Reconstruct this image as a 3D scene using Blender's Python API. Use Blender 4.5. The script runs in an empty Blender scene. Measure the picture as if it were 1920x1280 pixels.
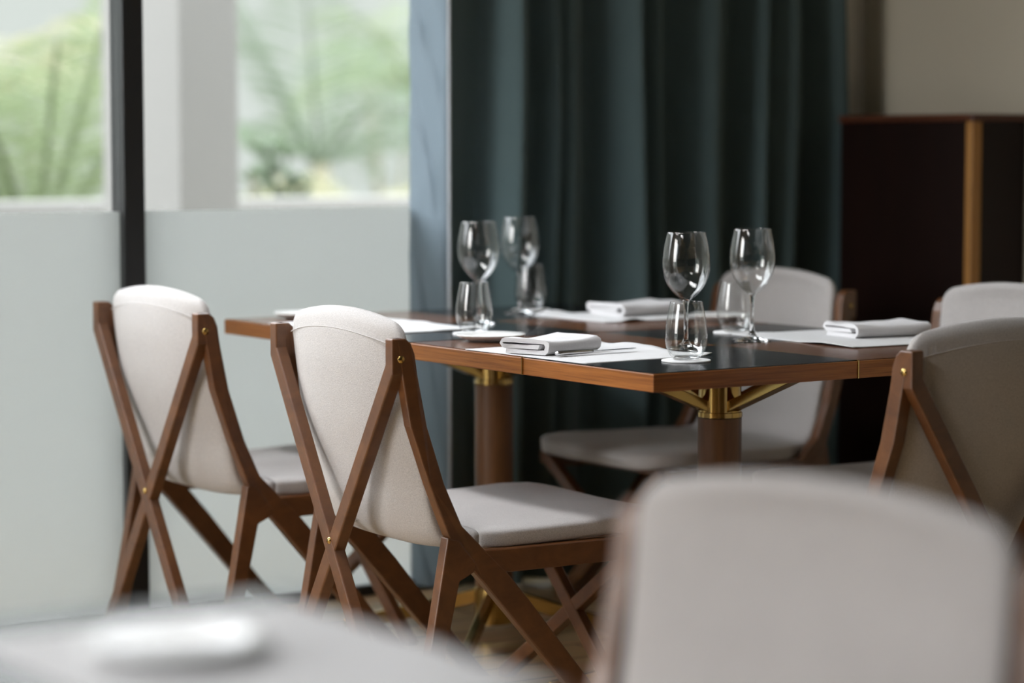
import bpy, bmesh, math, random
from mathutils import Vector, Matrix, noise

scene = bpy.context.scene
col = scene.collection
PI = math.pi

# ------------------------------------------------------------------ frame of the place
# The two tables stand in a row: A runs along the row (away from the camera, to the left), B across it.
ANG = 0.5938
A = Vector((-math.sin(ANG), math.cos(ANG), 0))
B = Vector((math.cos(ANG), math.sin(ANG), 0))
C0 = Vector((0.2566, 4.3713, 0))            # floor point under the near table corner


def P(s, t, z=0.0):
    return C0 + A * s + B * t + Vector((0, 0, z))


# ------------------------------------------------------------------ camera
cam_data = bpy.data.cameras.new('camera')
cam = bpy.data.objects.new('camera', cam_data)
col.objects.link(cam)
cam.location = (0, 0, 1.1601)
cam.rotation_euler = (PI / 2 - 0.0803, 0, 0)
cam_data.sensor_width = 36.0
cam_data.lens = 85.0
cam_data.clip_start = 0.05
cam_data.clip_end = 200
cam_data.dof.use_dof = True
cam_data.dof.focus_distance = 4.72
cam_data.dof.aperture_fstop = 1.7
scene.camera = cam

# ------------------------------------------------------------------ world, sun, exposure
SKY_STRENGTH = 2.1
SUN_STRENGTH = 0.25
scene.view_settings.view_transform = 'Standard'
scene.view_settings.look = 'None'
scene.view_settings.gamma = 1.0
scene.view_settings.use_curve_mapping = False
scene.view_settings.exposure = 0.27

world = bpy.data.worlds.new('overcast_sky')
scene.world = world
world.use_nodes = True
wn, wl = world.node_tree.nodes, world.node_tree.links
wn.clear()
w_out = wn.new('ShaderNodeOutputWorld')
w_bg = wn.new('ShaderNodeBackground')
w_tc = wn.new('ShaderNodeTexCoord')
w_sep = wn.new('ShaderNodeSeparateXYZ')
w_ramp = wn.new('ShaderNodeValToRGB')
wl.new(w_tc.outputs['Generated'], w_sep.inputs[0])
wl.new(w_sep.outputs['Z'], w_ramp.inputs['Fac'])
wl.new(w_ramp.outputs['Color'], w_bg.inputs['Color'])
wl.new(w_bg.outputs[0], w_out.inputs[0])
w_bg.inputs['Strength'].default_value = SKY_STRENGTH
e = w_ramp.color_ramp.elements
e[0].position, e[0].color = 0.0, (0.40, 0.44, 0.41, 1)
e[1].position, e[1].color = 1.0, (4.2, 4.5, 4.8, 1)
m_ = w_ramp.color_ramp.elements.new(0.08)
m_.color = (0.65, 0.69, 0.67, 1)
m_ = w_ramp.color_ramp.elements.new(0.35)
m_.color = (3.0, 3.15, 3.3, 1)

sun_data = bpy.data.lights.new('sun', 'SUN')
sun = bpy.data.objects.new('sun', sun_data)
col.objects.link(sun)
sun_dir = (A * 0.20 - B * 0.62 + Vector((0, 0, 1.0))).normalized()
sun.rotation_euler = sun_dir.to_track_quat('Z', 'Y').to_euler()
sun_data.energy = SUN_STRENGTH
sun_data.angle = 0.15
sun_data.color = (1.0, 0.95, 0.86)


FILL_LAMP_Z = 2.96


# unseen area lamps added outside the frame to brighten chairs and tables
def fill_light(name, loc, direction, w, h, energy, color):
    d = bpy.data.lights.new(name, 'AREA')
    d.shape = 'RECTANGLE'
    d.size, d.size_y = w, h
    d.energy = energy
    d.color = color
    o = bpy.data.objects.new(name, d)
    col.objects.link(o)
    o.location = loc
    o.rotation_euler = (-direction).to_track_quat('Z', 'Y').to_euler()
    return o


fill_light('left_fill_lamp', P(1.0, -5.2, 1.9), (B - Vector((0, 0, .7))).normalized(), 1.5, 2.1, 70, (1.0, 0.97, 0.94))  # added lamp standing in for daylight from the unseen left window
# long narrow fill lamp added under the ceiling to brighten the chair seats
lamp = fill_light('ceiling_fill_lamp', P(.85, -1.0, FILL_LAMP_Z), Vector((0, 0, -1)), .4, 2.0, 12.5, (0.97, 0.98, 1.0))
lamp.data.spread = math.radians(80)
lamp.rotation_euler = (Matrix.Rotation(ANG, 3, 'Z') @ Matrix.Rotation(-.40, 3, 'Y')).to_euler()
# a second added one, to brighten the foreground table and chair
lamp = fill_light('ceiling_fill_lamp', P(-1.5, -3.3, FILL_LAMP_Z), Vector((0, 0, -1)), .4, 1.4, 14, (0.97, 0.98, 1.0))
lamp.data.spread = math.radians(80)
lamp.rotation_euler = (Matrix.Rotation(ANG, 3, 'Z') @ Matrix.Rotation(-.62, 3, 'Y')).to_euler()


# ------------------------------------------------------------------ material helpers
def mat(name):
    m = bpy.data.materials.new(name)
    m.use_nodes = True
    nt = m.node_tree
    return m, nt.nodes, nt.links, nt.nodes['Principled BSDF']


def simple(name, color, rough=0.5, metallic=0.0, spec=0.5, bump=None):
    m, n, l, p = mat(name)
    p.inputs['Base Color'].default_value = (*color, 1)
    p.inputs['Roughness'].default_value = rough
    p.inputs['Metallic'].default_value = metallic
    p.inputs['Specular IOR Level'].default_value = spec
    if bump:
        tc = n.new('ShaderNodeTexCoord')
        t = n.new('ShaderNodeTexNoise')
        t.inputs['Scale'].default_value = bump[0]
        b = n.new('ShaderNodeBump')
        b.inputs['Strength'].default_value = bump[1]
        b.inputs['Distance'].default_value = 0.01
        l.new(tc.outputs['Object'], t.inputs['Vector'])
        l.new(t.outputs['Fac'], b.inputs['Height'])
        l.new(b.outputs[0], p.inputs['Normal'])
    return m


def wood(name, dark, light, scale=(8, 8, 60), rough=0.4, spec=0.45, coat=0.0):
    m, n, l, p = mat(name)
    tc = n.new('ShaderNodeTexCoord')
    mp = n.new('ShaderNodeMapping')
    mp.inputs['Scale'].default_value = scale
    t = n.new('ShaderNodeTexNoise')
    t.inputs['Scale'].default_value = 1.0
    t.inputs['Detail'].default_value = 5
    t.inputs['Roughness'].default_value = 0.65
    t.inputs['Distortion'].default_value = 0.6
    r = n.new('ShaderNodeValToRGB')
    r.color_ramp.elements[0].position = 0.3
    r.color_ramp.elements[0].color = (*dark, 1)
    r.color_ramp.elements[1].position = 0.72
    r.color_ramp.elements[1].color = (*light, 1)
    l.new(tc.outputs['Object'], mp.inputs[0])
    l.new(mp.outputs[0], t.inputs['Vector'])
    l.new(t.outputs['Fac'], r.inputs['Fac'])
    l.new(r.outputs['Color'], p.inputs['Base Color'])
    p.inputs['Roughness'].default_value = rough
    p.inputs['Specular IOR Level'].default_value = spec
    p.inputs['Coat Weight'].default_value = coat
    p.inputs['Coat Roughness'].default_value = 0.12
    b = n.new('ShaderNodeBump')
    b.inputs['Strength'].default_value = 0.12
    b.inputs['Distance'].default_value = 0.002
    l.new(t.outputs['Fac'], b.inputs['Height'])
    l.new(b.outputs[0], p.inputs['Normal'])
    return m


def fabric(name, c1, c2, rough=0.95, scale=420, bump=0.35, sheen=0.25, wrinkle=0.0):
    m, n, l, p = mat(name)
    tc = n.new('ShaderNodeTexCoord')
    t = n.new('ShaderNodeTexNoise')
    t.inputs['Scale'].default_value = scale
    t.inputs['Detail'].default_value = 3
    t2 = n.new('ShaderNodeTexNoise')
    t2.inputs['Scale'].default_value = 14
    t2.inputs['Detail'].default_value = 4
    mx = n.new('ShaderNodeMath')
    mx.operation = 'MULTIPLY_ADD'
    mx.inputs[1].default_value = 0.12
    l.new(tc.outputs['Object'], t.inputs['Vector'])
    l.new(tc.outputs['Object'], t2.inputs['Vector'])
    l.new(t2.outputs['Fac'], mx.inputs[0])
    l.new(t.outputs['Fac'], mx.inputs[2])
    r = n.new('ShaderNodeValToRGB')
    r.color_ramp.elements[0].position = 0.36
    r.color_ramp.elements[0].color = (*c1, 1)
    r.color_ramp.elements[1].position = 0.78
    r.color_ramp.elements[1].color = (*c2, 1)
    l.new(mx.outputs[0], r.inputs['Fac'])
    l.new(r.outputs['Color'], p.inputs['Base Color'])
    p.inputs['Roughness'].default_value = rough
    p.inputs['Specular IOR Level'].default_value = 0.15
    p.inputs['Sheen Weight'].default_value = sheen
    b = n.new('ShaderNodeBump')
    b.inputs['Strength'].default_value = bump
    b.inputs['Distance'].default_value = 0.0015
    l.new(t.outputs['Fac'], b.inputs['Height'])
    l.new(b.outputs[0], p.inputs['Normal'])
    return m


def thin_glass(name, tint=(1, 1, 1), ior=1.45):
    m, n, l, p = mat(name)
    n.remove(p)
    out = n['Material Output']
    tr = n.new('ShaderNodeBsdfTransparent')
    tr.inputs[0].default_value = (*tint, 1)
    gl = n.new('ShaderNodeBsdfGlossy')
    gl.inputs['Roughness'].default_value = 0.02
    fr = n.new('ShaderNodeFresnel')
    ge = n.new('ShaderNodeNewGeometry')          # the same reflectance from both sides of the sheet
    io = n.new('ShaderNodeMix')
    io.inputs['A'].default_value = ior
    io.inputs['B'].default_value = 1 / ior
    l.new(ge.outputs['Backfacing'], io.inputs['Factor'])
    l.new(io.outputs['Result'], fr.inputs['IOR'])
    mx = n.new('ShaderNodeMixShader')
    l.new(fr.outputs[0], mx.inputs[0])
    l.new(tr.outputs[0], mx.inputs[1])
    l.new(gl.outputs[0], mx.inputs[2])
    l.new(mx.outputs[0], out.inputs['Surface'])
    return m


def clear_glass(name):
    m, n, l, p = mat(name)
    p.inputs['Base Color'].default_value = (1, 1, 1, 1)
    p.inputs['Roughness'].default_value = 0.0
    p.inputs['IOR'].default_value = 1.5
    p.inputs['Transmission Weight'].default_value = 1.0
    return m


def translucent(name, diff, trans, fac=0.5, rough_noise=0):
    m, n, l, p = mat(name)
    out = n['Material Output']
    n.remove(p)
    d = n.new('ShaderNodeBsdfDiffuse')
    d.inputs[0].default_value = (*diff, 1)
    t = n.new('ShaderNodeBsdfTranslucent')
    t.inputs[0].default_value = (*trans, 1)
    mx = n.new('ShaderNodeMixShader')
    mx.inputs[0].default_value = fac
    l.new(d.outputs[0], mx.inputs[1])
    l.new(t.outputs[0], mx.inputs[2])
    l.new(mx.outputs[0], out.inputs['Surface'])
    return m


M = {}
M['chair_wood'] = wood('oiled_walnut', (0.088, 0.031, 0.009), (0.165, 0.064, 0.020), (14, 14, 22), 0.34, 0.7)
M['table_edge'] = wood('table_edge_wood', (0.15, 0.046, 0.009), (0.40, 0.150, 0.034), (4, 4, 190), 0.42, 0.35)
M['table_wood'] = wood('tabletop_veneer', (0.10, 0.037, 0.015), (0.17, 0.068, 0.028), (6, 60, 6), 0.22, 0.5, 0.25)
M['table_dark'] = simple('black_stained_panel', (0.010, 0.011, 0.012), 0.2, 0, 0.5)
M['column_wood'] = wood('column_wood', (0.12, 0.052, 0.018), (0.20, 0.092, 0.036), (40, 40, 3), 0.42)
M['brass'] = simple('polished_brass', (0.50, 0.34, 0.12), 0.14, 1.0)
M['steel'] = simple('stainless_steel', (0.62, 0.62, 0.63), 0.18, 1.0)
M['fabric'] = fabric('grey_wool_upholstery', (0.42, 0.40, 0.39), (0.56, 0.535, 0.52))
M['linen'] = fabric('white_linen', (0.62, 0.62, 0.625), (0.70, 0.70, 0.705), scale=700, bump=0.2, sheen=0.1)
M['linen_grey'] = fabric('pale_grey_linen', (0.66, 0.65, 0.66), (0.76, 0.75, 0.76), scale=700, bump=0.25, sheen=0.1)
M['china'] = simple('white_china', (0.82, 0.82, 0.80), 0.15, 0, 0.5)
M['paper'] = simple('white_coaster', (0.82, 0.82, 0.82), 0.8)
M['glass'] = clear_glass('drinking_glass')
M['pane'] = thin_glass('window_glass')
M['bowl_glass'] = thin_glass('thin_glass_wall', (0.985, 0.99, 0.988), 1.62)
M['film'] = translucent('frosted_film', (0.62, 0.63, 0.61), (0.49, 0.50, 0.485), 0.78)
M['frame'] = simple('black_window_frame', (0.012, 0.013, 0.014), 0.35, 0, 0.5)
M['curtain'] = fabric('dark_teal_curtain', (0.088, 0.134, 0.140), (0.120, 0.176, 0.184), scale=500, bump=0.15, sheen=0.15)
M['lining'] = translucent('pale_blue_lining', (0.22, 0.265, 0.30), (0.20, 0.245, 0.28), 0.55)
M['hem'] = simple('pale_hem', (0.6, 0.64, 0.68), 0.9)
M['wall'] = simple('beige_plaster', (0.62, 0.57, 0.46), 0.9, 0, 0.2, (60, 0.1))
M['wall_lit'] = simple('lit_beige_plaster', (0.86, 0.83, 0.76), 0.9, 0, 0.2, (60, 0.1))  # lighter copy of the wall plaster, light on it put into the colour
M['wall_dark'] = simple('brown_panelling', (0.09, 0.06, 0.045), 0.6, 0, 0.3)
M['ceiling'] = simple('ceiling_paint', (0.30, 0.295, 0.28), 0.9, 0, 0.2)
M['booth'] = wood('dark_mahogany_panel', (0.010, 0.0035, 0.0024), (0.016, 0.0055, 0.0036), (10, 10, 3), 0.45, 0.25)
M['booth_trim'] = wood('mahogany_trim', (0.09, 0.028, 0.014), (0.13, 0.045, 0.022), (10, 10, 30), 0.35)
M['oak'] = wood('oak_corner_strip', (0.42, 0.19, 0.045), (0.55, 0.27, 0.075), (40, 40, 3), 0.45)
M['paving'] = simple('pale_paving', (0.27, 0.265, 0.245), 0.9, 0, 0.2, (20, 0.1))
M['far_wall'] = simple('pale_green_render', (0.172, 0.178, 0.162), 0.9, 0, 0.2, (15, 0.1))
M['render_wall'] = simple('pale_render', (0.19, 0.185, 0.172), 0.9, 0, 0.2, (15, 0.1))
M['parapet'] = simple('parapet_stone', (0.22, 0.20, 0.185), 0.9, 0, 0.2, (15, 0.1))
M['leaf'] = translucent('palm_leaf', (0.165, 0.20, 0.115), (0.16, 0.20, 0.105), 0.4)
M['leaf_dark'] = translucent('shrub_leaf', (0.115, 0.145, 0.100), (0.11, 0.145, 0.09), 0.35)
M['leaf_yellow'] = translucent('yellow_palm_leaf', (0.24, 0.235, 0.15), (0.235, 0.235, 0.14), 0.4)
M['trunk'] = simple('palm_trunk', (0.20, 0.19, 0.13), 0.9, 0, 0.2, (30, 0.4))

# floor planks
m, n, l, p = mat('oak_floor')
tc = n.new('ShaderNodeTexCoord')
mp = n.new('ShaderNodeMapping')
mp.inputs['Rotation'].default_value = (0, 0, -ANG)
br = n.new('ShaderNodeTexBrick')
br.inputs['Color1'].default_value = (0.66, 0.46, 0.25, 1)
br.inputs['Color2'].default_value = (0.54, 0.37, 0.19, 1)
br.inputs['Mortar'].default_value = (0.10, 0.055, 0.028, 1)
br.inputs['Scale'].default_value = 1.0
br.inputs['Mortar Size'].default_value = 0.004
br.inputs['Brick Width'].default_value = 1.3
br.inputs['Row Height'].default_value = 0.13
ns = n.new('ShaderNodeTexNoise')
ns.inputs['Scale'].default_value = 1.0
mp2 = n.new('ShaderNodeMapping')
mp2.inputs['Rotation'].default_value = (0, 0, -ANG)
mp2.inputs['Scale'].default_value = (4, 60, 1)
mixc = n.new('ShaderNodeMixRGB')
mixc.blend_type = 'MULTIPLY'
mixc.inputs[0].default_value = 0.5
l.new(tc.outputs['Object'], mp.inputs[0])
l.new(tc.outputs['Object'], mp2.inputs[0])
l.new(mp.outputs[0], br.inputs['Vector'])
l.new(mp2.outputs[0], ns.inputs['Vector'])
l.new(br.outputs['Color'], mixc.inputs[1])
l.new(ns.outputs['Color'], mixc.inputs[2])
l.new(mixc.outputs[0], p.inputs['Base Color'])
p.inputs['Roughness'].default_value = 0.35
M['floor'] = m


# ------------------------------------------------------------------ mesh helpers
class MB:
    """Collects shapes; build() links them as ONE mesh object."""

    def __init__(self):
        self.v, self.f = [], []

    def add(self, verts, faces):
        b = len(self.v)
        self.v += [tuple(x) for x in verts]
        self.f += [tuple(i + b for i in fc) for fc in faces]

    def box(self, lo, hi):
        x0, y0, z0 = lo
        x1, y1, z1 = hi
        self.add([(x0, y0, z0), (x1, y0, z0), (x1, y1, z0), (x0, y1, z0), (x0, y0, z1), (x1, y0, z1), (x1, y1, z1), (x0, y1, z1)],
                 [(0, 3, 2, 1), (4, 5, 6, 7), (0, 1, 5, 4), (1, 2, 6, 5), (2, 3, 7, 6), (3, 0, 4, 7)])

    def prism(self, pts, off):
        """closed polygon pts (3D) extruded by the vector off"""
        k = len(pts)
        off = Vector(off)
        v = [Vector(q) for q in pts] + [Vector(q) + off for q in pts]
        f = [tuple(range(k))[::-1], tuple(range(k, 2 * k))]
        f += [(i, (i + 1) % k, k + (i + 1) % k, k + i) for i in range(k)]
        self.add(v, f)

    def beam(self, p0, p1, w, h, side=None):
        """rectangular bar; w measured along 'side', h across"""
        p0, p1 = Vector(p0), Vector(p1)
        d = (p1 - p0).normalized()
        s = Vector(side) if side is not None else d.cross(Vector((0, 0, 1)))
        s = (s - d * s.dot(d)).normalized()
        u = d.cross(s).normalized()
        q = [p0 + s * w / 2 * a_ + u * h / 2 * b_ for a_, b_ in ((-1, -1), (1, -1), (1, 1), (-1, 1))]
        self.prism(q, p1 - p0)

    def lathe(self, prof, seg=40, closed=False, axis_top=True):
        k = len(prof)
        v, f = [], []
        for (r, z) in prof:
            for j in range(seg):
                t = 2 * PI * j / seg
                v.append((r * math.cos(t), r * math.sin(t), z))
        rng = k if closed else k - 1
        for i in range(rng):
            i2 = (i + 1) % k
            for j in range(seg):
                j2 = (j + 1) % seg
                f.append((i * seg + j, i * seg + j2, i2 * seg + j2, i2 * seg + j))
        self.add(v, f)

    def tube(self, pts, r, seg=8):
        pts = [Vector(q) for q in pts]
        rings = []
        for i, q in enumerate(pts):
            d = (pts[min(i + 1, len(pts) - 1)] - pts[max(i - 1, 0)]).normalized()
            a_ = d.cross(Vector((0, 0, 1)))
            if a_.length < 1e-3:
                a_ = d.cross(Vector((1, 0, 0)))
            a_.normalize()
            b_ = d.cross(a_).normalized()
            rr = r[i] if isinstance(r, (list, tuple)) else r
            rings.append([q + (a_ * math.cos(2 * PI * j / seg) + b_ * math.sin(2 * PI * j / seg)) * rr for j in range(seg)])
        v = [x for rg in rings for x in rg]
        f = []
        for i in range(len(pts) - 1):
            for j in range(seg):
                j2 = (j + 1) % seg
                f.append((i * seg + j, i * seg + j2, (i + 1) * seg + j2, (i + 1) * seg + j))
        f.append(tuple(range(seg))[::-1])
        f.append(tuple((len(pts) - 1) * seg + j for j in range(seg)))
        self.add(v, f)

    def build(self, name, material, parent=None, smooth=False, bevel=0.0, subsurf=0, seg=2):
        me = bpy.data.meshes.new(name)
        me.from_pydata(self.v, [], self.f)
        bm = bmesh.new()
        bm.from_mesh(me)
        bmesh.ops.remove_doubles(bm, verts=bm.verts, dist=1e-6)
        bmesh.ops.recalc_face_normals(bm, faces=bm.faces)
        bm.to_mesh(me)
        bm.free()
        me.materials.append(material)
        if smooth:
            for q in me.polygons:
                q.use_smooth = True
        o = bpy.data.objects.new(name, me)
        col.objects.link(o)
        if parent is not None:
            o.parent = parent
        if bevel:
            md = o.modifiers.new('bevel', 'BEVEL')
            md.width = bevel
            md.segments = seg
            md.limit_method = 'ANGLE'
            md.angle_limit = math.radians(35)
            md.harden_normals = False
        if subsurf:
            md = o.modifiers.new('subdivision', 'SUBSURF')
            md.levels = subsurf
            md.render_levels = subsurf
        return o


def tag(o, label=None, cat=None, group=None, kind=None):
    if label:
        o['label'] = label
    if cat:
        o['category'] = cat
    if group:
        o['group'] = group
    if kind:
        o['kind'] = kind
    return o


def empty(name, loc=(0, 0, 0), rz=0.0):
    o = bpy.data.objects.new(name, None)
    col.objects.link(o)
    o.empty_display_size = 0.05
    o.location = loc
    o.rotation_euler = (0, 0, rz)
    return o


def copy_tree(o, parent=None):
    c = o.copy()
    col.objects.link(c)
    if parent is not None:
        c.parent = parent
    for ch in list(o.children):
        copy_tree(ch, c)
    return c


def catmull(pts, k):
    """k points along a Catmull-Rom curve, evenly by arc length"""
    pts = [Vector(q) for q in pts]
    ext = [pts[0] * 2 - pts[1]] + pts + [pts[-1] * 2 - pts[-2]]
    dense = []
    for i in range(1, len(ext) - 2):
        a_, b_, c_, d_ = ext[i - 1:i + 3]
        for j in range(24):
            t = j / 24
            dense.append(0.5 * ((2 * b_) + (c_ - a_) * t + (2 * a_ - 5 * b_ + 4 * c_ - d_) * t * t + (3 * b_ - a_ - 3 * c_ + d_) * t ** 3))
    dense.append(pts[-1])
    L = [0]
    for i in range(1, len(dense)):
        L.append(L[-1] + (dense[i] - dense[i - 1]).length)
    return dense, L


def along(dense, L, d):
    d = max(0.0, min(L[-1], d))
    lo, hi = 0, len(L) - 1
    while hi - lo > 1:
        mid = (lo + hi) // 2
        if L[mid] <= d:
            lo = mid
        else:
            hi = mid
    f = (d - L[lo]) / max(1e-9, L[hi] - L[lo])
    return dense[lo].lerp(dense[hi], f)


def smoothstep(a_, b_, x):
    t = max(0.0, min(1.0, (x - a_) / (b_ - a_)))
    return t * t * (3 - 2 * t)


# ------------------------------------------------------------------ the room
def structure(name, mb, material, **kw):
    return tag(mb.build(name, material, **kw), kind='structure')


def ab_box(mb, s0, s1, t0, t1, z0, z1):
    base = [P(s0, t0, z0), P(s0, t1, z0), P(s1, t1, z0), P(s1, t0, z0)]
    mb.prism(base, (0, 0, z1 - z0))


WS = 1.884                                     # the plane of the long window
S_BACK, T_RIGHT, T_LEFT, S_REAR = 1.97, 2.176, -5.5, -6.5
CEIL = 3.0

b = MB(); ab_box(b, S_REAR - .2, S_BACK + .2, T_LEFT - .2, T_RIGHT + .2, -0.1, 0.0)
structure('floor', b, M['floor'])
b = MB(); ab_box(b, S_REAR - .2, S_BACK + .2, T_LEFT - .2, T_RIGHT + .2, CEIL, CEIL + .15)
structure('ceiling', b, M['ceiling'])
b = MB(); ab_box(b, WS - .04, S_BACK + .2, 1.75, T_RIGHT + .2, 0, CEIL)
structure('wall_back', b, M['wall_lit'])
b = MB(); ab_box(b, S_REAR, WS - .04, T_RIGHT, T_RIGHT + .2, 0, CEIL)
structure('wall_right', b, M['wall'])
b = MB(); ab_box(b, S_REAR - .2, S_REAR, T_LEFT - .2, T_RIGHT + .2, 0, CEIL)
structure('wall_rear', b, M['wall_dark'])
b = MB(); ab_box(b, S_REAR, -0.36, T_LEFT - .2, T_LEFT, 0, CEIL)
structure('wall_left', b, M['wall_dark'])

b = MB(); ab_box(b, WS - .04, S_BACK + .2, T_LEFT - .2, -2.0, 0, CEIL)
structure('wall_sky_block', b, M['wall_dark'])  # unseen wall added in place of panes, to block sky light

# long window: panes between black mullions, the lower metre covered with frosted film
MULL = [-1.97, -0.152, 1.72]
FILM_TOP = 1.005
for i in range(len(MULL) - 1):
    t0, t1 = MULL[i] + .03, MULL[i + 1] - .03
    w = empty('window_%d' % (i + 1), P(WS, (t0 + t1) / 2, 0), ANG)
    tag(w, kind='structure')
    hw = (t1 - t0) / 2
    b = MB(); b.box((-hw, -.003, .028), (hw, .003, CEIL - .06)); b.build('glass_pane', M['pane'], w)
    b = MB(); b.box((-hw, -.0065, .028), (hw, -.0045, FILM_TOP)); b.build('frosted_film', M['film'], w)
    b = MB(); b.box((-hw, -.022, 0), (hw, .05, .028)); b.build('bottom_rail', M['frame'], w, bevel=.003)
    b = MB(); b.box((-hw, -.05, CEIL - .06), (hw, .05, CEIL)); b.build('top_rail', M['frame'], w)
for i, t in enumerate(MULL):
    b = MB()
    ab_box(b, WS - .030, WS + .045, t - .028, t + .028, 0, CEIL)
    structure('trim_%d' % (i + 1), b, M['frame'], bevel=.004)

# left wall: one plain window (outside the frame, behind the added left fill lamp)
LM = [-0.33, 1.85]
for i in range(1):
    s0, s1 = LM[i] + .03, LM[i + 1] - .03
    w = empty('window_%d' % (i + 3), P((s0 + s1) / 2, T_LEFT - .1, 0), ANG)
    tag(w, kind='structure')
    hw = (s1 - s0) / 2
    b = MB(); b.box((-.003, -hw, .05), (.003, hw, CEIL - .06)); b.build('glass_pane', M['pane'], w)
    b = MB(); b.box((-.05, -hw, 0), (.05, hw, .045)); b.build('bottom_rail', M['frame'], w)
    b = MB(); b.box((-.05, -hw, CEIL - .06), (.05, hw, CEIL)); b.build('top_rail', M['frame'], w)
for i, s in enumerate(LM):
    b = MB(); ab_box(b, s - .03, s + .03, T_LEFT - .16, T_LEFT - .03, 0, CEIL)
    structure('trim_%d' % (i + 4), b, M['frame'])

# ------------------------------------------------------------------ outdoors
b = MB(); ab_box(b, S_BACK + .2, 40, -40, 40, -.25, -.15)
tag(b.build('terrace_paving', M['paving']), kind='structure')
b = MB(); ab_box(b, WS + .1, WS + .75, -9, 6, CEIL + .16, CEIL + .35)
tag(b.build('sun_block_slab', M['ceiling']), kind='structure')  # unseen roof slab added to keep the sun out of the room


def tq(q, s):
    """t of the point on row s that the camera sees in direction q = X / Y"""
    o = C0 + A * s
    return (q * o.y - o.x) / (B.x - q * B.y)


# square pillar outside
sp = 4.3
tp = tq((340 - 960) / 4533, sp)
pil = MB(); ab_box(pil, sp, sp + .66, tp, tp + .235, -.15, CEIL + .16)
tag(pil.build('pillar', M['render_wall'], bevel=.01), 'square white rendered pillar standing outside the window beside the black mullion', 'pillar')

b = MB(); ab_box(b, 6.0, 6.25, -9, 9, -.15, .86)
par = b.build('parapet', M['parapet'])
tag(par, 'low pale terrace wall outside the window in front of the palms', 'wall')
b = MB(); ab_box(b, 5.95, 6.3, -9, 9, .86, .93)
cop = b.build('coping', M['render_wall'], par)
cop['label'] = 'pale coping along the top of the low wall'

b = MB(); ab_box(b, 24, 25, -22, 24, -.15, 9)
tag(b.build('neighbouring_building', M['far_wall']), 'pale rendered building wall far behind the palms outside', 'building')

rng = random.Random(5)


def frond(mb, base, az, length, rise, droop, nleaf, leaf, width):
    d = Vector((math.cos(az), math.sin(az), 0))
    side = Vector((-math.sin(az), math.cos(az), 0))
    pts = []
    for i in range(nleaf + 1):
        u = i / nleaf
        pts.append(Vector(base) + d * (length * u * (1 - .25 * u)) + Vector((0, 0, rise * u - droop * u * u)))
    mb.tube(pts[::3] + [pts[-1]], [.016 * (1 - .8 * i / (len(pts[::3]))) + .003 for i in range(len(pts[::3]) + 1)], 5)
    for i in range(2, nleaf):
        u = i / nleaf
        p_ = pts[i]
        tang = (pts[i + 1] - pts[i - 1]).normalized()
        L = leaf * math.sin(PI * (0.12 + .86 * u)) ** .7
        for sg in (-1, 1):
            dirv = (side * sg * .85 + tang * .65 + Vector((0, 0, -.25 + rng.uniform(-.12, .12)))).normalized()
            tip = p_ + dirv * L + Vector((0, 0, -.12 * L))
            mid = p_ + dirv * L * .5
            wv = tang * width
            mb.add([p_ - wv * .4, mid - wv, tip, mid + wv, p_ + wv * .4], [(0, 1, 3, 4), (1, 2, 3)])


def palm(name, label, loc, height, nf, length, material, spread=(0.2, 1.0), group='palms beyond the terrace wall'):
    root = empty(name, loc)
    tag(root, label, 'palm', group)
    if height > .25:
        tr = MB(); tr.tube([(0, 0, 0), (.03, 0, height * .5), (0, .03, height + .05)], [.10, .08, .07], 10)
        tr.build('trunk', M['trunk'], root, smooth=True)
    lf = MB()
    for i in range(nf):
        az = 2 * PI * i / nf + rng.uniform(-.3, .3)
        k = rng.uniform(*spread)
        frond(lf, (0, 0, height), az, length * (.45 + .6 * k), length * (1.15 - .75 * k), length * (.25 + .5 * k), 30, length * .34, .009)
    lf.build('fronds', material, root)
    return root


def shrub(name, label, loc, r, h, nleaf, material, group='shrubs beyond the terrace wall'):
    root = empty(name, loc)
    tag(root, label, 'shrub', group)
    st = MB()
    for i in range(7):
        az = rng.uniform(0, 2 * PI)
        st.tube([(0, 0, 0), (r * .3 * math.cos(az), r * .3 * math.sin(az), h * .5), (r * .6 * math.cos(az), r * .6 * math.sin(az), h * .9)], [.02, .014, .006], 6)
    st.build('stems', M['trunk'], root)
    lf = MB()
    for i in range(nleaf):
        az = rng.uniform(0, 2 * PI); u = rng.uniform(.15, 1)
        rr = r * math.sqrt(rng.random()) * (0.55 + .6 * math.sin(PI * min(u, .97)))
        p_ = Vector((rr * math.cos(az), rr * math.sin(az), h * u))
        d = Vector((rng.uniform(-1, 1), rng.uniform(-1, 1), rng.uniform(-.2, .9))).normalized()
        s_ = d.cross(Vector((0, 0, 1))).normalized()
        L = rng.uniform(.10, .2)
        lf.add([p_, p_ + d * L * .5 + s_ * L * .22, p_ + d * L, p_ + d * L * .5 - s_ * L * .22], [(0, 1, 2, 3)])
    lf.build('foliage', material, root)
    return root


def out_at(px, s, z=-.15):
    return P(s, tq((px - 960) / 4533, s), z)


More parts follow.
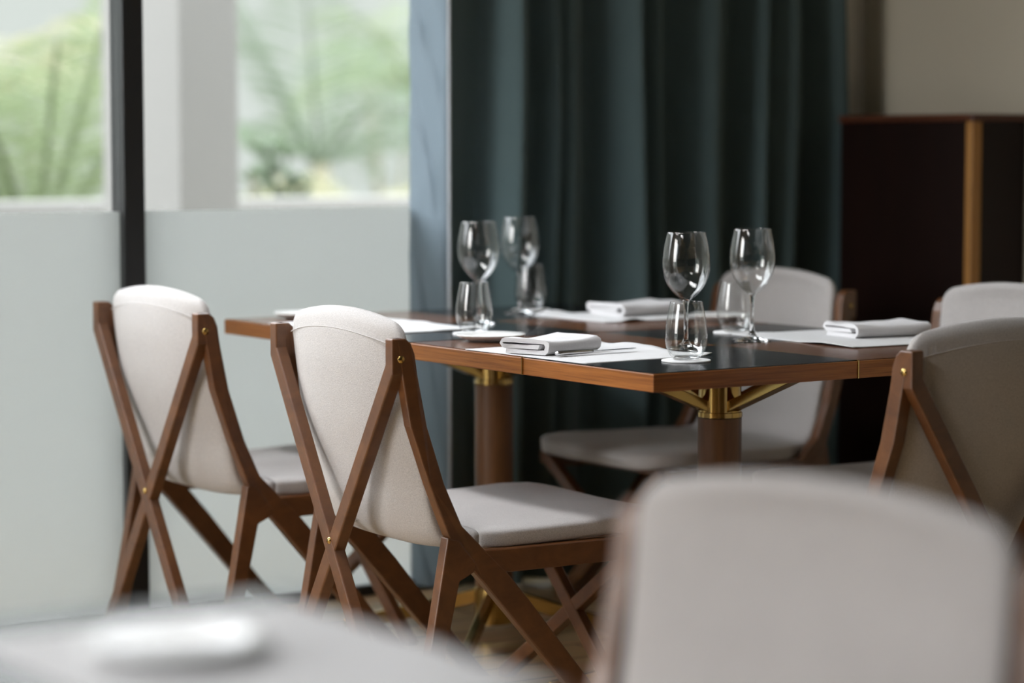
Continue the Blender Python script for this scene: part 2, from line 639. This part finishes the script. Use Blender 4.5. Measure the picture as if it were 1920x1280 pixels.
palm('palm', 'bright green upright palm outside the left pane, at its lower middle', out_at(70, 7.4), .75, 11, 1.5, M['leaf'], (0.0, .3))
palm('palm', 'yellow green arching palm at the upper left of the left pane', out_at(-40, 10.6), 1.5, 8, 1.8, M['leaf_yellow'], (.4, 1.0))
palm('palm', 'tall green palm seen through the upper middle of the right pane', out_at(600, 12.2), 1.15, 9, 1.75, M['leaf_dark'], (.05, .8))
palm('palm', 'yellow green arching palm low in the right pane next to the curtain', out_at(690, 8.2), .8, 10, 1.2, M['leaf_yellow'], (.5, 1.0))
palm('palm', 'grey green palm high behind the curtain edge in the right pane', out_at(790, 15.5), 1.8, 13, 1.9, M['leaf'], (.3, 1.0))
shrub('shrub', 'small olive brown shrub above the low wall beside the pillar', out_at(515, 7.0), .2, 1.3, 240, M['leaf_dark'])
shrub('shrub', 'dark green shrub at the far right of the right pane', out_at(725, 19.0), .8, 2.5, 700, M['leaf_dark'])
shrub('shrub', 'dark green shrub behind the upright palm in the left pane', out_at(60, 13.5), .45, 1.8, 420, M['leaf_dark'])

# ------------------------------------------------------------------ curtain
curt = empty('curtain', P(1.785, 1.35, 0), ANG)      # local x = B (t), local y = A (s)
tag(curt, 'dark teal floor length curtain hanging in deep folds in the corner', 'curtain')
CT, CS = 1.35, 1.785
KN = [833, 908, 945, 990, 1024, 1037, 1058, 1112, 1175, 1198, 1226, 1262, 1322, 1372, 1412, 1420, 1466, 1500, 1556, 1590]
kt = [tq((x - 960) / 4533, CS) for x in KN]


KO = [-.012, .040, -.075, .015, -.045, -.008, -.030, .045, -.080, .0, -.040, .042, -.062, .030, -.058, .002, -.055, .036, -.055, .040]


def fold(t):
    for i in range(len(kt) - 1):
        if t <= kt[i + 1] or i == len(kt) - 2:
            f = max(0, min(1, (t - kt[i]) / (kt[i + 1] - kt[i])))
            return KO[i] + (KO[i + 1] - KO[i]) * (.5 - .5 * math.cos(PI * f))
    return 0


nt_, nz_ = 420, 14
v, f = [], []
for j in range(nz_ + 1):
    z = .015 + (2.9 - .015) * j / nz_
    for i in range(nt_ + 1):
        t = kt[0] + (kt[-1] - kt[0]) * i / nt_
        wob = .012 * math.sin(3 * z + t * 7) + .01 * noise.noise((t * 4, z * 1.2, 3.1))
        s_ = CS + fold(t + wob) * (1 + .08 * math.sin(z * 2)) + .008 * noise.noise((t * 9, z * .8, 0))
        v.append((t - CT, s_ - CS, z))
for j in range(nz_):
    for i in range(nt_):
        a_ = j * (nt_ + 1) + i
        f.append((a_, a_ + 1, a_ + nt_ + 2, a_ + nt_ + 1))
b = MB(); b.add(v, f)
dr = b.build('drape', M['curtain'], curt, smooth=True)
md = dr.modifiers.new('thickness', 'SOLIDIFY'); md.thickness = .004
# the lining that turns back towards the glass
v, f = [], []
tA, sA = kt[0] + .002, CS - .018
sB = WS - .012
tB = tq((768 - 960) / 4533, sB)
for j in range(61):
    z = .015 + (2.9 - .015) * j / 60
    for i in range(13):
        u = i / 12
        wr = .022 * math.sin((z * 3.1 - u * 1.3 + .35 * math.sin(z * 4)) * 2 * PI) * math.sin(PI * u) + .012 * noise.noise((u * 4 + z * 5, z * 7, 1))
        tt, ss = tA + (tB - tA) * u, sA + (sB - sA) * u
        v.append((tt - CT, min(ss - wr * .8, WS - .009) - CS, z))
for j in range(60):
    for i in range(12):
        a_ = j * 13 + i
        f.append((a_, a_ + 1, a_ + 14, a_ + 13))
b = MB(); b.add(v, f)
ln = b.build('lining', M['lining'], curt, smooth=True)
ln['label'] = 'pale blue lining turned out at the window edge'
b = MB(); b.tube([(tA - CT, sA - CS - .004, .02 + 2.88 * i / 20) for i in range(21)], .004, 6)
b.build('hem', M['hem'], curt, smooth=True)
b = MB(); b.tube([(kt[0] - CT - .1, 0, 2.93), (kt[-1] - CT, 0, 2.93)], .014, 10)
b.build('curtain_rail', M['frame'], curt)

# ------------------------------------------------------------------ dark panelled booth by the right wall
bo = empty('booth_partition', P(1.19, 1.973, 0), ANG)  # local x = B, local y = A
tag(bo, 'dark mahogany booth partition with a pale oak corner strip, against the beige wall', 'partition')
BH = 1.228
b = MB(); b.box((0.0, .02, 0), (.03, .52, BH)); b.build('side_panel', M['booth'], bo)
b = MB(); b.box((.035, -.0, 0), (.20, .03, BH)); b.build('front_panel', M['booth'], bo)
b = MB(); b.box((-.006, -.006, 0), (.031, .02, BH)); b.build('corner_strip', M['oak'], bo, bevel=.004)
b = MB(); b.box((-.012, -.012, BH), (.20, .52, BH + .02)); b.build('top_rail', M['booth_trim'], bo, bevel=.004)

# ------------------------------------------------------------------ dining tables
HA, HB, TH = 0.423, 0.4973, 0.75
TK = 0.0355


def make_table():
    root = empty('dining_table')
    b = MB(); b.box((-HB + .0015, -HA + .0015, TH - TK), (HB - .0015, HA - .0015, TH - .002))
    b.build('tabletop', M['table_edge'], root, bevel=.0015)
    for (x0, x1, y0, y1, dark) in ((-HB, 0, -HA, 0, True), (0, HB, -HA, 0, False), (-HB, 0, 0, HA, False), (0, HB, 0, HA, True)):
        g = .0012
        e0 = .005
        b = MB()
        b.box((x0 + (e0 if x0 < -.1 else g), y0 + (e0 if y0 < -.1 else g), TH - .003),
              (x1 - (e0 if x1 > .1 else g), y1 - (e0 if y1 > .1 else g), TH))
        o = b.build('inlay_panel', M['table_dark'] if dark else M['table_wood'], root)
        o['label'] = 'glossy black quarter of the top' if dark else 'brown wood quarter of the top'
    b = MB()
    for sx in (-1, 1):
        b.box((sx * HB - .0011, -.0013, TH - TK), (sx * HB + .0011, .0013, TH - .0005))
    for sy in (-1, 1):
        b.box((-.0013, sy * HA - .0011, TH - TK), (.0013, sy * HA + .0011, TH - .0005))
    b.box((-.0012, -HA + .003, TH - .002), (.0012, HA - .003, TH + .0001))
    b.box((-HB + .003, -.0012, TH - .002), (HB - .003, .0012, TH + .0001))
    b.build('brass_inlay', M['brass'], root)
    R = .0455
    b = MB(); b.lathe([(0, .06), (R, .06), (R, .60), (0, .60)], 48); b.build('column', M['column_wood'], root, smooth=True).modifiers.new('edges', 'EDGE_SPLIT')
    b = MB(); b.lathe([(0, .602), (R + .0015, .602), (R + .0015, .612), (R - .001, .613), (R - .001, TH - TK), (0, TH - TK)], 48)
    b.build('collar', M['brass'], root, smooth=True).modifiers.new('edges', 'EDGE_SPLIT')
    b = MB(); b.lathe([(0, .03), (R + .002, .03), (R + .002, .115), (R, .118), (0, .118)], 48)
    b.build('base_collar', M['brass'], root, smooth=True).modifiers.new('edges', 'EDGE_SPLIT')
    for k in range(4):
        th = k * PI / 2
        d = Vector((math.cos(th), math.sin(th), 0)); sd = Vector((-math.sin(th), math.cos(th), 0))
        b = MB()
        pts = [(R - .01, .612), (R - .01, .636), (.235, TH - TK - .004), (.235, TH - TK), (.27, TH - TK), (.27, TH - TK - .006), (.245, TH - TK - .02)]
        b.prism([d * r_ + Vector((0, 0, z_)) - sd * .015 for r_, z_ in pts], sd * .030)
        b.build('bracket', M['brass'], root, bevel=.0015)
    for k in range(4):
        th = k * PI / 2 + PI / 4
        d = Vector((math.cos(th), math.sin(th), 0)); sd = Vector((-math.sin(th), math.cos(th), 0))
        b = MB()
        pts = [(R - .012, .112), (R - .012, .078), (.33, .0), (.37, .0), (.37, .018), (.355, .028)]
        b.prism([d * r_ + Vector((0, 0, z_)) - sd * .0095 for r_, z_ in pts], sd * .019)
        b.build('foot', M['brass'], root, bevel=.0015)
    return root


TG = 'square dining tables with chequered tops'
t1 = make_table()
t1.location = P(HA, HB, 0); t1.rotation_euler = (0, 0, ANG)
tag(t1, 'wooden table with black inlaid corner nearest the camera, in the middle of the picture', 'table', TG)
t2 = copy_tree(t1)
t2.location = P(3 * HA + .002, HB, 0)
tag(t2, 'wooden table behind the middle one, its far end next to the window', 'table', TG)
NS, NT = -1.500, -1.610                        # far right corner of the table in the foreground
t3 = copy_tree(t1)
t3.location = P(NS - HA, NT - HB, 0); t3.rotation_euler = (0, 0, ANG + PI)
tag(t3, 'blurred table in the left foreground with a pale reflecting top', 'table', TG)


def on_table(s, t, z=0.0):
    return P(s, t, TH + z)


# ------------------------------------------------------------------ chairs
SHELL_PROFILE = [(.038, .848), (.044, .80), (.050, .74), (.064, .633), (.092, .52), (.106, .46), (.127, .418), (.17, .403), (.30, .402), (.45, .405), (.58, .409), (.655, .403)]


def shell_mesh(u0, u1, rows, close0, close1):
    dense, L = catmull([(0, y, z) for y, z in SHELL_PROFILE], 60)
    tot = L[-1]
    SEG = 112
    mb = MB()
    rings = []
    for i in range(rows + 1):
        d = u0 * tot + (u1 - u0) * tot * i / rows
        # finer rows at the two free ends
        if close0 and i < 10:
            d = u0 * tot + .05 * (1 - math.cos(PI / 2 * i / 10))
        if close1 and i > rows - 10:
            d = u1 * tot - .06 * (1 - math.cos(PI / 2 * (rows - i) / 10))
        mid = along(dense, L, d)
        w = .2275 + (.266 - .2275) * smoothstep(.135, .26, mid.y if mid.z < .5 else 0)
        ys = mid.y if mid.z < .5 else 0
        h = .020 + .003 * smoothstep(.10, .22, ys) + .006 * smoothstep(.09, .127, ys) * (1 - smoothstep(.13, .20, ys))
        pw = 3.2 + 3.0 * smoothstep(.12, .25, ys)
        if close0:
            r = .036
            if d - u0 * tot < r:
                q = r - (d - u0 * tot)
                w = w - r + math.sqrt(max(0, r * r - q * q))
            r = .019
            if d - u0 * tot < r:
                q = r - (d - u0 * tot)
                h *= max(.06, math.sqrt(max(0, 1 - (q / r) ** 2)))
        if close1:
            r = .12
            if u1 * tot - d < r:
                q = (r - (u1 * tot - d)) / r
                w = w - r * .9 + r * .9 * math.sqrt(max(0, 1 - q ** 2.2))
            r = .02
            if u1 * tot - d < r:
                q = r - (u1 * tot - d)
                h *= max(.06, math.sqrt(max(0, 1 - (q / r) ** 2)))
        ring = []
        for k in range(SEG):
            th = 2 * PI * k / SEG
            cx, sx = math.cos(th), math.sin(th)
            x = w * math.copysign(abs(cx) ** (2 / pw), cx)
            nn = h * math.copysign(abs(sx) ** (2 / pw), sx)
            xr = x / .2265
            arc = .026 * min(1.2, xr * xr) * (1 - smoothstep(0, .30, d)) if d < .3 else 0
            dd = d + arc
            p0, p1, p2 = along(dense, L, dd - .004), along(dense, L, dd), along(dense, L, dd + .004)
            tg = (p2 - p0).normalized()
            nrm = Vector((0, -tg.z, tg.y))            # front / upper side
            if nrm.z < 0 and p1.z < .45:
                nrm = -nrm
            if p1.z >= .45 and nrm.y < 0:
                nrm = -nrm
            # back concave to the sitter, seat slightly dished
            back = 1 - smoothstep(.09, .16, p1.y)
            dish = -.026 * (1 - min(1, xr * xr)) * back * smoothstep(-.02, .06, d)
            seatd = -.006 * (1 - min(1, xr * xr)) * (1 - back) if nn > 0 else 0
            if nn < 0:                                 # small gathers behind the top corners
                nn += .0017 * math.sin(x * 330 + 1.3 * math.sin(d * 30)) * smoothstep(.12, .2, abs(x)) * smoothstep(.02, .045, d) * (1 - smoothstep(.05, .15, d))
            q = p1 + nrm * (nn + dish + seatd)
            ring.append((x, q.y, q.z))
        rings.append(ring)
    v = [q for rg in rings for q in rg]
    f = []
    for i in range(len(rings) - 1):
        for k in range(SEG):
            k2 = (k + 1) % SEG
            f.append((i * SEG + k, i * SEG + k2, (i + 1) * SEG + k2, (i + 1) * SEG + k))
    f.append(tuple(range(SEG))[::-1])
    f.append(tuple((len(rings) - 1) * SEG + k for k in range(SEG)))
    mb.add(v, f)
    return mb


def back_seam():
    """the stitched seam across the rear of the backrest, just under its top"""
    dense, L = catmull([(0, y, z) for y, z in SHELL_PROFILE], 60)
    pts = []
    for i in range(41):
        x = .218 * (i / 20 - 1)
        xr = x / .2265
        d = .036 + .030 * xr * xr
        p0, p1, p2 = along(dense, L, d - .004), along(dense, L, d), along(dense, L, d + .004)
        tg = (p2 - p0).normalized()
        nrm = Vector((0, -tg.z, tg.y))
        dish = -.026 * (1 - min(1, xr * xr)) * smoothstep(-.02, .06, .036)
        q = p1 + nrm * (-.0198 * (1 - .25 * abs(xr) ** 6) + dish)
        pts.append((x, q.y, q.z))
    b = MB()
    b.tube(pts, .0010, 6)
    return b


def splay(x, z):
    return x + .019 * (1 - smoothstep(.42, .80, z))


def side_prism(mb, outline, sg, x0, x1):
    """outline in (y, z) given thickness between x0 and x1 (outer), splayed outwards below"""
    k = len(outline)
    v = [(sg * splay(x0, z), y, z) for y, z in outline] + [(sg * splay(x1, z), y, z) for y, z in outline]
    f = [tuple(range(k)), tuple(range(k, 2 * k))[::-1]] + [(i, (i + 1) % k, k + (i + 1) % k, k + i) for i in range(k)]
    mb.add(v, f)


def make_chair():
    root = empty('dining_chair')
    W = M['chair_wood']
    back = shell_mesh(0.0, .53, 46, True, False).build('backrest', M['fabric'], root, smooth=True)
    back_seam().build('seam', M['fabric'], back, smooth=True)
    shell_mesh(.53, 1.0, 46, False, True).build('seat', M['fabric'], root, smooth=True)
    for sg in (-1, 1):
        b = MB()
        side_prism(b, [(.010, .800), (.020, .74), (.036, .633), (.072, .52), (.112, .42), (.150, .365), (.189, .323), (.361, .126), (.472, 0), (.524, 0),
                       (.443, .095), (.292, .282), (.245, .337), (.195, .385), (.142, .437), (.105, .52), (.072, .631), (.055, .73), (.050, .77), (.042, .79), (.030, .80)], sg, .2305, .259)
        b.build('side_leg', W, root, bevel=.003)
        b = MB()
        side_prism(b, [(.110, .417), (.0765, .231), (.030, 0), (.066, 0), (.113, .227), (.136, .33), (.168, .345), (.175, .36), (.135, .41)], sg, .2312, .2597)
        b.build('rear_leg', W, root, bevel=.003)
        b = MB()
        side_prism(b, [(.165, .380), (.205, .338), (.575, .338), (.60, .352), (.60, .384), (.17, .386)], sg, .2312, .2585)
        b.build('seat_rail', W, root, bevel=.003)
        # rear cross: from the post top to the opposite foot
        e = .0005 * sg
        b = MB()
        ol = [(.259, .800), (.2305, .800), (.2305, .750), (-.258, 0.0), (-.217, 0.0), (.259, .733)]
        b.prism([(sg * x, 0 + e, z) for x, z in ol], (0, .026, 0))
        b.build('rear_cross_bar', W, root, bevel=.003)
        # front cross under the seat
        b = MB()
        b.beam((sg * .25, .603, .378), (-sg * .25, .556 + e * 2, .0), .032, .024, (1, 0, 0))
        b.build('front_cross_bar', W, root, bevel=.003)
        # bolt on the outer side of the post
        b = MB()
        b.lathe([(0, .003), (.006, .0025), (.0075, 0)], 16)
        b.v = [(sg * (.2592 + z), .020 + x, .761 + y) for x, y, z in b.v]
        b.build('bolt', M['brass'], root, smooth=True)
    b = MB()
    b.beam((-.25, .53, .370), (.25, .53, .370), .03, .026, (0, 1, 0))
    b.build('front_rail', W, root, bevel=.003)
    b = MB()
    b.lathe([(0, .004), (.0055, .003), (.007, 0)], 16)
    b.v = [(x, -.0006 - z, .383 + y) for x, y, z in b.v]
    b.build('rivet', M['brass'], root, smooth=True)
    return root


CG = 'walnut chairs with crossed legs and grey upholstery'


def place(o, loc, facing, label):
    """origin = middle of the back at floor level; facing = angle of the direction the sitter looks"""
    o.location = loc
    o.rotation_euler = (0, 0, facing - PI / 2)
    return tag(o, label, 'chair', CG)


c2 = make_chair()
place(c2, (-.3619, 4.7436, 0), .5546, 'chair seen from behind with crossed walnut legs, standing in front of the middle table')
c1 = copy_tree(c2)
place(c1, (-.8313, 5.4327, 0), .6172, 'leftmost chair, seen from behind in front of the black window post')
c3 = copy_tree(c2)
place(c3, P(1.335, 1.465), ANG + PI, 'chair facing left beyond the tables, in front of the curtain end')
c5 = copy_tree(c2)
place(c5, P(.485, 1.457), ANG + PI, 'pale grey chair back at the right edge, beyond the dark shaded one')
c4 = copy_tree(c2)
place(c4, P(-.345, .570), ANG + PI / 2, 'chair at the right edge turning its dark shaded back to the camera')
c6 = copy_tree(c2)
place(c6, (.320, 2.30, 0), ANG + PI + .17, 'large blurred pale grey chair back in the right foreground')


# ------------------------------------------------------------------ tableware
def make_wine_glass():
    root = empty('wine_glass')
    b = MB()
    outer = [(.0048, .0945), (.0085, .0985), (.016, .105), (.028, .116), (.0385, .131), (.0455, .148), (.0488, .166), (.0488, .184), (.0462, .205), (.0425, .224), (.0392, .2372)]
    inner = [(.0386, .2376), (.0383, .2372), (.0415, .224), (.0452, .205), (.0478, .184), (.0478, .166), (.0445, .149), (.0374, .133), (.0268, .1185), (.015, .1080), (.0075, .1030), (0, .1015)]
    do, lo = catmull([(r, 0, z) for r, z in outer], 1)
    di, li = catmull([(r, 0, z) for r, z in inner[1:]], 1)
    po = [along(do, lo, lo[-1] * i / 34) for i in range(35)]
    pi_ = [along(di, li, li[-1] * i / 34) for i in range(35)]
    b.lathe([(q.x, q.z) for q in po] + [inner[0]] + [(max(0, q.x), q.z) for q in pi_], 64)
    b.build('bowl', M['bowl_glass'], root, smooth=True)
    b = MB()
    st = [(0, .0030), (.014, .0085), (.0078, .0145), (.0054, .022), (.0046, .040), (.0044, .060), (.0046, .078), (.0052, .090), (.0075, .0975), (.0065, .1005), (0, .1010)]
    b.lathe(st, 40)
    b.build('stem', M['glass'], root, smooth=True)
    b = MB()
    b.lathe([(0, 0), (.0405, 0), (.0412, .0012), (.0405, .0024), (.028, .0043), (.0145, .0083), (.0, .0087)], 56)
    b.build('foot', M['glass'], root, smooth=True)
    return root


def make_tumbler():
    root = empty('tumbler')
    b = MB()
    outer = [(.0245, .0022), (.0315, .009), (.0378, .022), (.0405, .036), (.0405, .050), (.0388, .068), (.0360, .086), (.0325, .104), (.0312, .1105)]
    inner = [(.0308, .1112), (.0304, .1105), (.0317, .104), (.0352, .086), (.0380, .068), (.0396, .050), (.0396, .037), (.0368, .024), (.0305, .0120), (.022, .0072), (0, .006)]
    do, lo = catmull([(r, 0, z) for r, z in outer], 1)
    di, li = catmull([(r, 0, z) for r, z in inner[1:]], 1)
    po = [along(do, lo, lo[-1] * i / 26) for i in range(27)]
    pi_ = [along(di, li, li[-1] * i / 26) for i in range(27)]
    b.lathe([(q.x, q.z) for q in po] + [inner[0]] + [(max(0, q.x), q.z) for q in pi_], 64)
    b.build('body', M['bowl_glass'], root, smooth=True)
    b = MB()
    b.lathe([(0, .0006), (.020, 0), (.0238, .0010), (.0252, .0030), (.0215, .0062), (0, .0055)], 56)
    b.build('base', M['glass'], root, smooth=True)
    return root


g0 = make_wine_glass()
WG, TU = 'clear stemmed wine glasses on the tables', 'clear stemless tumblers on the tables'
glass_spots = [((.354, 4.9093), 'clear wine glass nearest the camera, behind the tumbler at the table corner'),
               ((.5086, 5.114), 'clear wine glass standing in front of the far grey chair, right of the others'),
               ((-.0766, 5.6078), 'clear wine glass at the left, second from the curtain edge side, leftmost of four'),
               ((.0197, 5.9679), 'clear wine glass farthest back, just right of the leftmost wine glass')]
glass_spots[2] = (glass_spots[2][0], 'leftmost of the four wine glasses, in front of the dark curtain start')
for i, ((x, y), lab) in enumerate(glass_spots):
    o = g0 if i == 0 else copy_tree(g0)
    o.location = (x, y, TH + .0003)
    o.rotation_euler = (0, 0, i * .7)
    tag(o, lab, 'wine glass', WG)

u0 = make_tumbler()
tumb = [((.165, .205), 'clear tumbler nearest the camera on a white coaster at the table corner'),
        ((.66, .73), 'clear tumbler behind the right wine glass stem, in front of the far chair'),
        ((.955, .235), 'clear tumbler in front of the leftmost wine glass stem, beside the small plates'),
        ((1.52, .775), 'clear tumbler farthest back, behind the farthest wine glass')]
coast = ['round white coaster under the nearest tumbler at the table corner', 'round white coaster under the tumbler by the right wine glass',
         'round white coaster under the left tumbler beside the bread plate', 'round white coaster under the farthest tumbler']
b = MB(); b.lathe([(0, 0), (.047, 0), (.0478, .0012), (.047, .003), (0, .003)], 48)
k0 = b.build('coaster', M['paper'], None, smooth=False)
for i, ((s, t), lab) in enumerate(tumb):
    c = k0 if i == 0 else copy_tree(k0)
    c.location = on_table(s, t, .0002)
    tag(c, coast[i], 'coaster', 'round white coasters under the tumblers')
    o = u0 if i == 0 else copy_tree(u0)
    o.location = on_table(s, t, .0036)
    tag(o, lab, 'tumbler', TU)

b = MB(); b.lathe([(0, .002), (.045, 0), (.047, .002), (.062, .006), (.074, .0125), (.0752, .0138), (.0742, .0150), (.061, .0095), (.046, .0052), (0, .0045)], 64)
p0 = b.build('bread_plate', M['china'], None, smooth=True)
for i, (s, t, lab) in enumerate([(.785, .165, 'white bread plate left of the nearest grey napkin'),
                                 (1.60, .17, 'white bread plate at the far left end of the tables by the window'),
                                 (.985, .955, 'white bread plate far back, seen through the tumblers in the middle')]):
    o = p0 if i == 0 else copy_tree(p0)
    o.location = on_table(s, t, .0003)
    tag(o, lab, 'plate', 'white bread plates on the tables')


def make_mat(w, d, seed, curl=.006, bend=1):
    """linen mat, w along local x, d along local y, slightly wavy"""
    r = random.Random(seed)
    nx, ny = 36, 28
    v, f = [], []
    for j in range(ny + 1):
        for i in range(nx + 1):
            x, y = w * (i / nx - .5), d * (j / ny - .5)
            e = max(abs(i / nx - .5), abs(j / ny - .5)) * 2
            z = .0022 + curl * max(0, noise.noise((x * 9 + seed * 7, y * 9, seed))) * smoothstep(.35, 1, e) * 1.6 * smoothstep(.02, .09, x if bend > 0 else -x)
            fr = .0012 * noise.noise((x * 160, y * 160, seed))
            v.append((x + fr, y + fr, z))
    for j in range(ny):
        for i in range(nx):
            a_ = j * (nx + 1) + i
            f.append((a_, a_ + 1, a_ + nx + 2, a_ + nx + 1))
    b = MB(); b.add(v, f)
    return b


def add_mat(s, t, w, d, seed, label, rz=0.0, curl=.006, bend=1):
    o = make_mat(w, d, seed, curl, bend).build('placemat', M['linen'], None, smooth=True)
    md = o.modifiers.new('thickness', 'SOLIDIFY'); md.thickness = .0014; md.offset = 1
    o.location = on_table(s, t, -.0014)
    o.rotation_euler = (0, 0, ANG + rz)          # local x = B, local y = A
    return tag(o, label, 'placemat', 'white linen placemats')


# local x runs along B (depth of the setting), local y along A (its width)
add_mat(.435, .165, .315, .40, 1, 'white linen placemat under the nearest napkin and knife', .03, .02)
add_mat(1.27, .165, .315, .42, 2, 'white linen placemat on the left behind the second chair, by the leftmost wine glass')
add_mat(1.215, .83, .315, .30, 3, 'white linen placemat far back in front of the curtain, under a folded napkin', 0, .012, -1)
add_mat(.405, .835, .315, .41, 4, 'white linen placemat on the right in front of the dark chair back', -.04, .004, -1)


def make_napkin(L, W_, seed, layers=3):
    """a folded napkin: a flat roll of cloth, its axis along local x, open folds at the ends"""
    path = [(-W_ * .40, .0045), (W_ * .40, .0045), (W_ * .475, .0065), (W_ * .5, .014), (W_ * .475, .0225), (W_ * .40, .0250), (-W_ * .38, .0262), (-W_ * .47, .0250), (-W_ * .5, .0195),
            (-W_ * .46, .0145), (-W_ * .36, .0135), (W_ * .32, .0150)]
    dense, Ln = catmull([(0, y, z) for y, z in path], 1)
    n_ = 56
    th = .0043
    ring0 = []
    for sgn in (1, -1):
        idx = range(n_ + 1) if sgn == 1 else range(n_, -1, -1)
        for i in idx:
            d = Ln[-1] * i / n_
            q = along(dense, Ln, d); q0 = along(dense, Ln, d - .002); q1 = along(dense, Ln, d + .002)
            tg = (q1 - q0).normalized(); nr = Vector((0, -tg.z, tg.y))
            ring0.append(q + nr * th * sgn)
    K = len(ring0)
    v, f = [], []
    nx = 26
    for j in range(nx + 1):
        u = j / nx
        x = L * (u - .5)
        for q in ring0:
            sag = 1 - .16 * math.sin(PI * u) * smoothstep(.016, .03, q.z) + .10 * noise.noise((u * 3, q.y * 20, seed))
            wy = 1 + .03 * noise.noise((u * 2.5, seed, 4))
            v.append((x + .006 * noise.noise((q.y * 30, q.z * 120, seed)), q.y * wy + .004 * noise.noise((u * 3, q.z * 60, seed)), .0004 + max(0.0, q.z * sag)))
    for j in range(nx):
        for k in range(K):
            k2 = (k + 1) % K
            f.append((j * K + k, j * K + k2, (j + 1) * K + k2, (j + 1) * K + k))
    f.append(tuple(range(K))[::-1]); f.append(tuple(nx * K + k for k in range(K)))
    b = MB(); b.add(v, f)
    return b


def add_napkin(s, t, L, W_, rz, seed, label, sx=1.0):
    o = make_napkin(L, W_, seed).build('napkin', M['linen_grey'], None, smooth=True)
    o.modifiers.new('edges', 'EDGE_SPLIT').split_angle = math.radians(60)
    o.location = on_table(s, t, .0022)
    o.rotation_euler = (0, 0, ANG + rz)
    return tag(o, label, 'napkin', 'folded cloth napkins')


# rz + PI turns the smooth front fold towards the camera
add_napkin(.475, .105, .172, .115, .30 + PI, 1, 'pale grey folded napkin nearest the camera, on the front placemat')
add_napkin(.42, .93, .19, .125, -.12 + PI, 2, 'white pleated napkin on the right placemat, in front of the dark chair back')
add_napkin(1.25, .90, .20, .13, .1 + PI, 3, 'white folded napkin far back in front of the curtain')

# knife: blade and handle along +x
kr = empty('table_knife', on_table(.372, .045, .0070), ANG + .10)
tag(kr, 'steel table knife lying beside the nearest napkin', 'knife')
b = MB()
b.tube([(0, 0, 0.001), (.006, 0, .001), (.05, 0, .001), (.085, 0, .001), (.095, 0, .001)], [.0035, .0062, .006, .005, .0038], 12)
b.v = [(x, y * 1.25, z * .8) for x, y, z in b.v]
b.build('handle', M['steel'], kr, smooth=True)
b = MB()
b.prism([(.094, -.003, -.0005), (.105, -.006, -.0005), (.16, -.0085, -.0005), (.195, -.007, -.0005), (.213, 0, -.0005), (.208, .004, -.0005), (.15, .006, -.0005), (.094, .003, -.0005)], (0, 0, .0016))
b.build('blade', M['steel'], kr)
# fork on the other side of the napkin
fr_ = empty('table_fork', on_table(.60, .085, .0085), ANG)
tag(fr_, 'steel table fork behind the nearest napkin, its tines showing', 'fork')
b = MB(); b.tube([(0, 0, 0), (.01, 0, 0), (.06, 0, .001), (.11, 0, .003), (.14, 0, .006)], [.003, .005, .004, .0028, .004], 10)
b.build('handle', M['steel'], fr_, smooth=True)
b = MB()
b.prism([(.138, -.004, .0055), (.148, -.012, .007), (.162, -.0125, .008), (.162, .0125, .008), (.148, .012, .007), (.138, .004, .0055)], (0, 0, .002))
for k in range(4):
    y = -.0105 + k * .007
    b.beam((.160, y, .0085), (.198, y, .0105), .0028, .002, (0, 1, 0))
b.build('tines', M['steel'], fr_)

# foreground table setting (out of focus)
add_mat(NS - .30, NT - .165, .315, .42, 5, 'blurred white placemat on the foreground table beside the blurred chair', 0)
o = copy_tree(p0)
o.location = on_table(NS - .235, NT - .20, .0045)
tag(o, 'blurred white bread plate on the foreground table', 'plate', 'white bread plates on the tables')
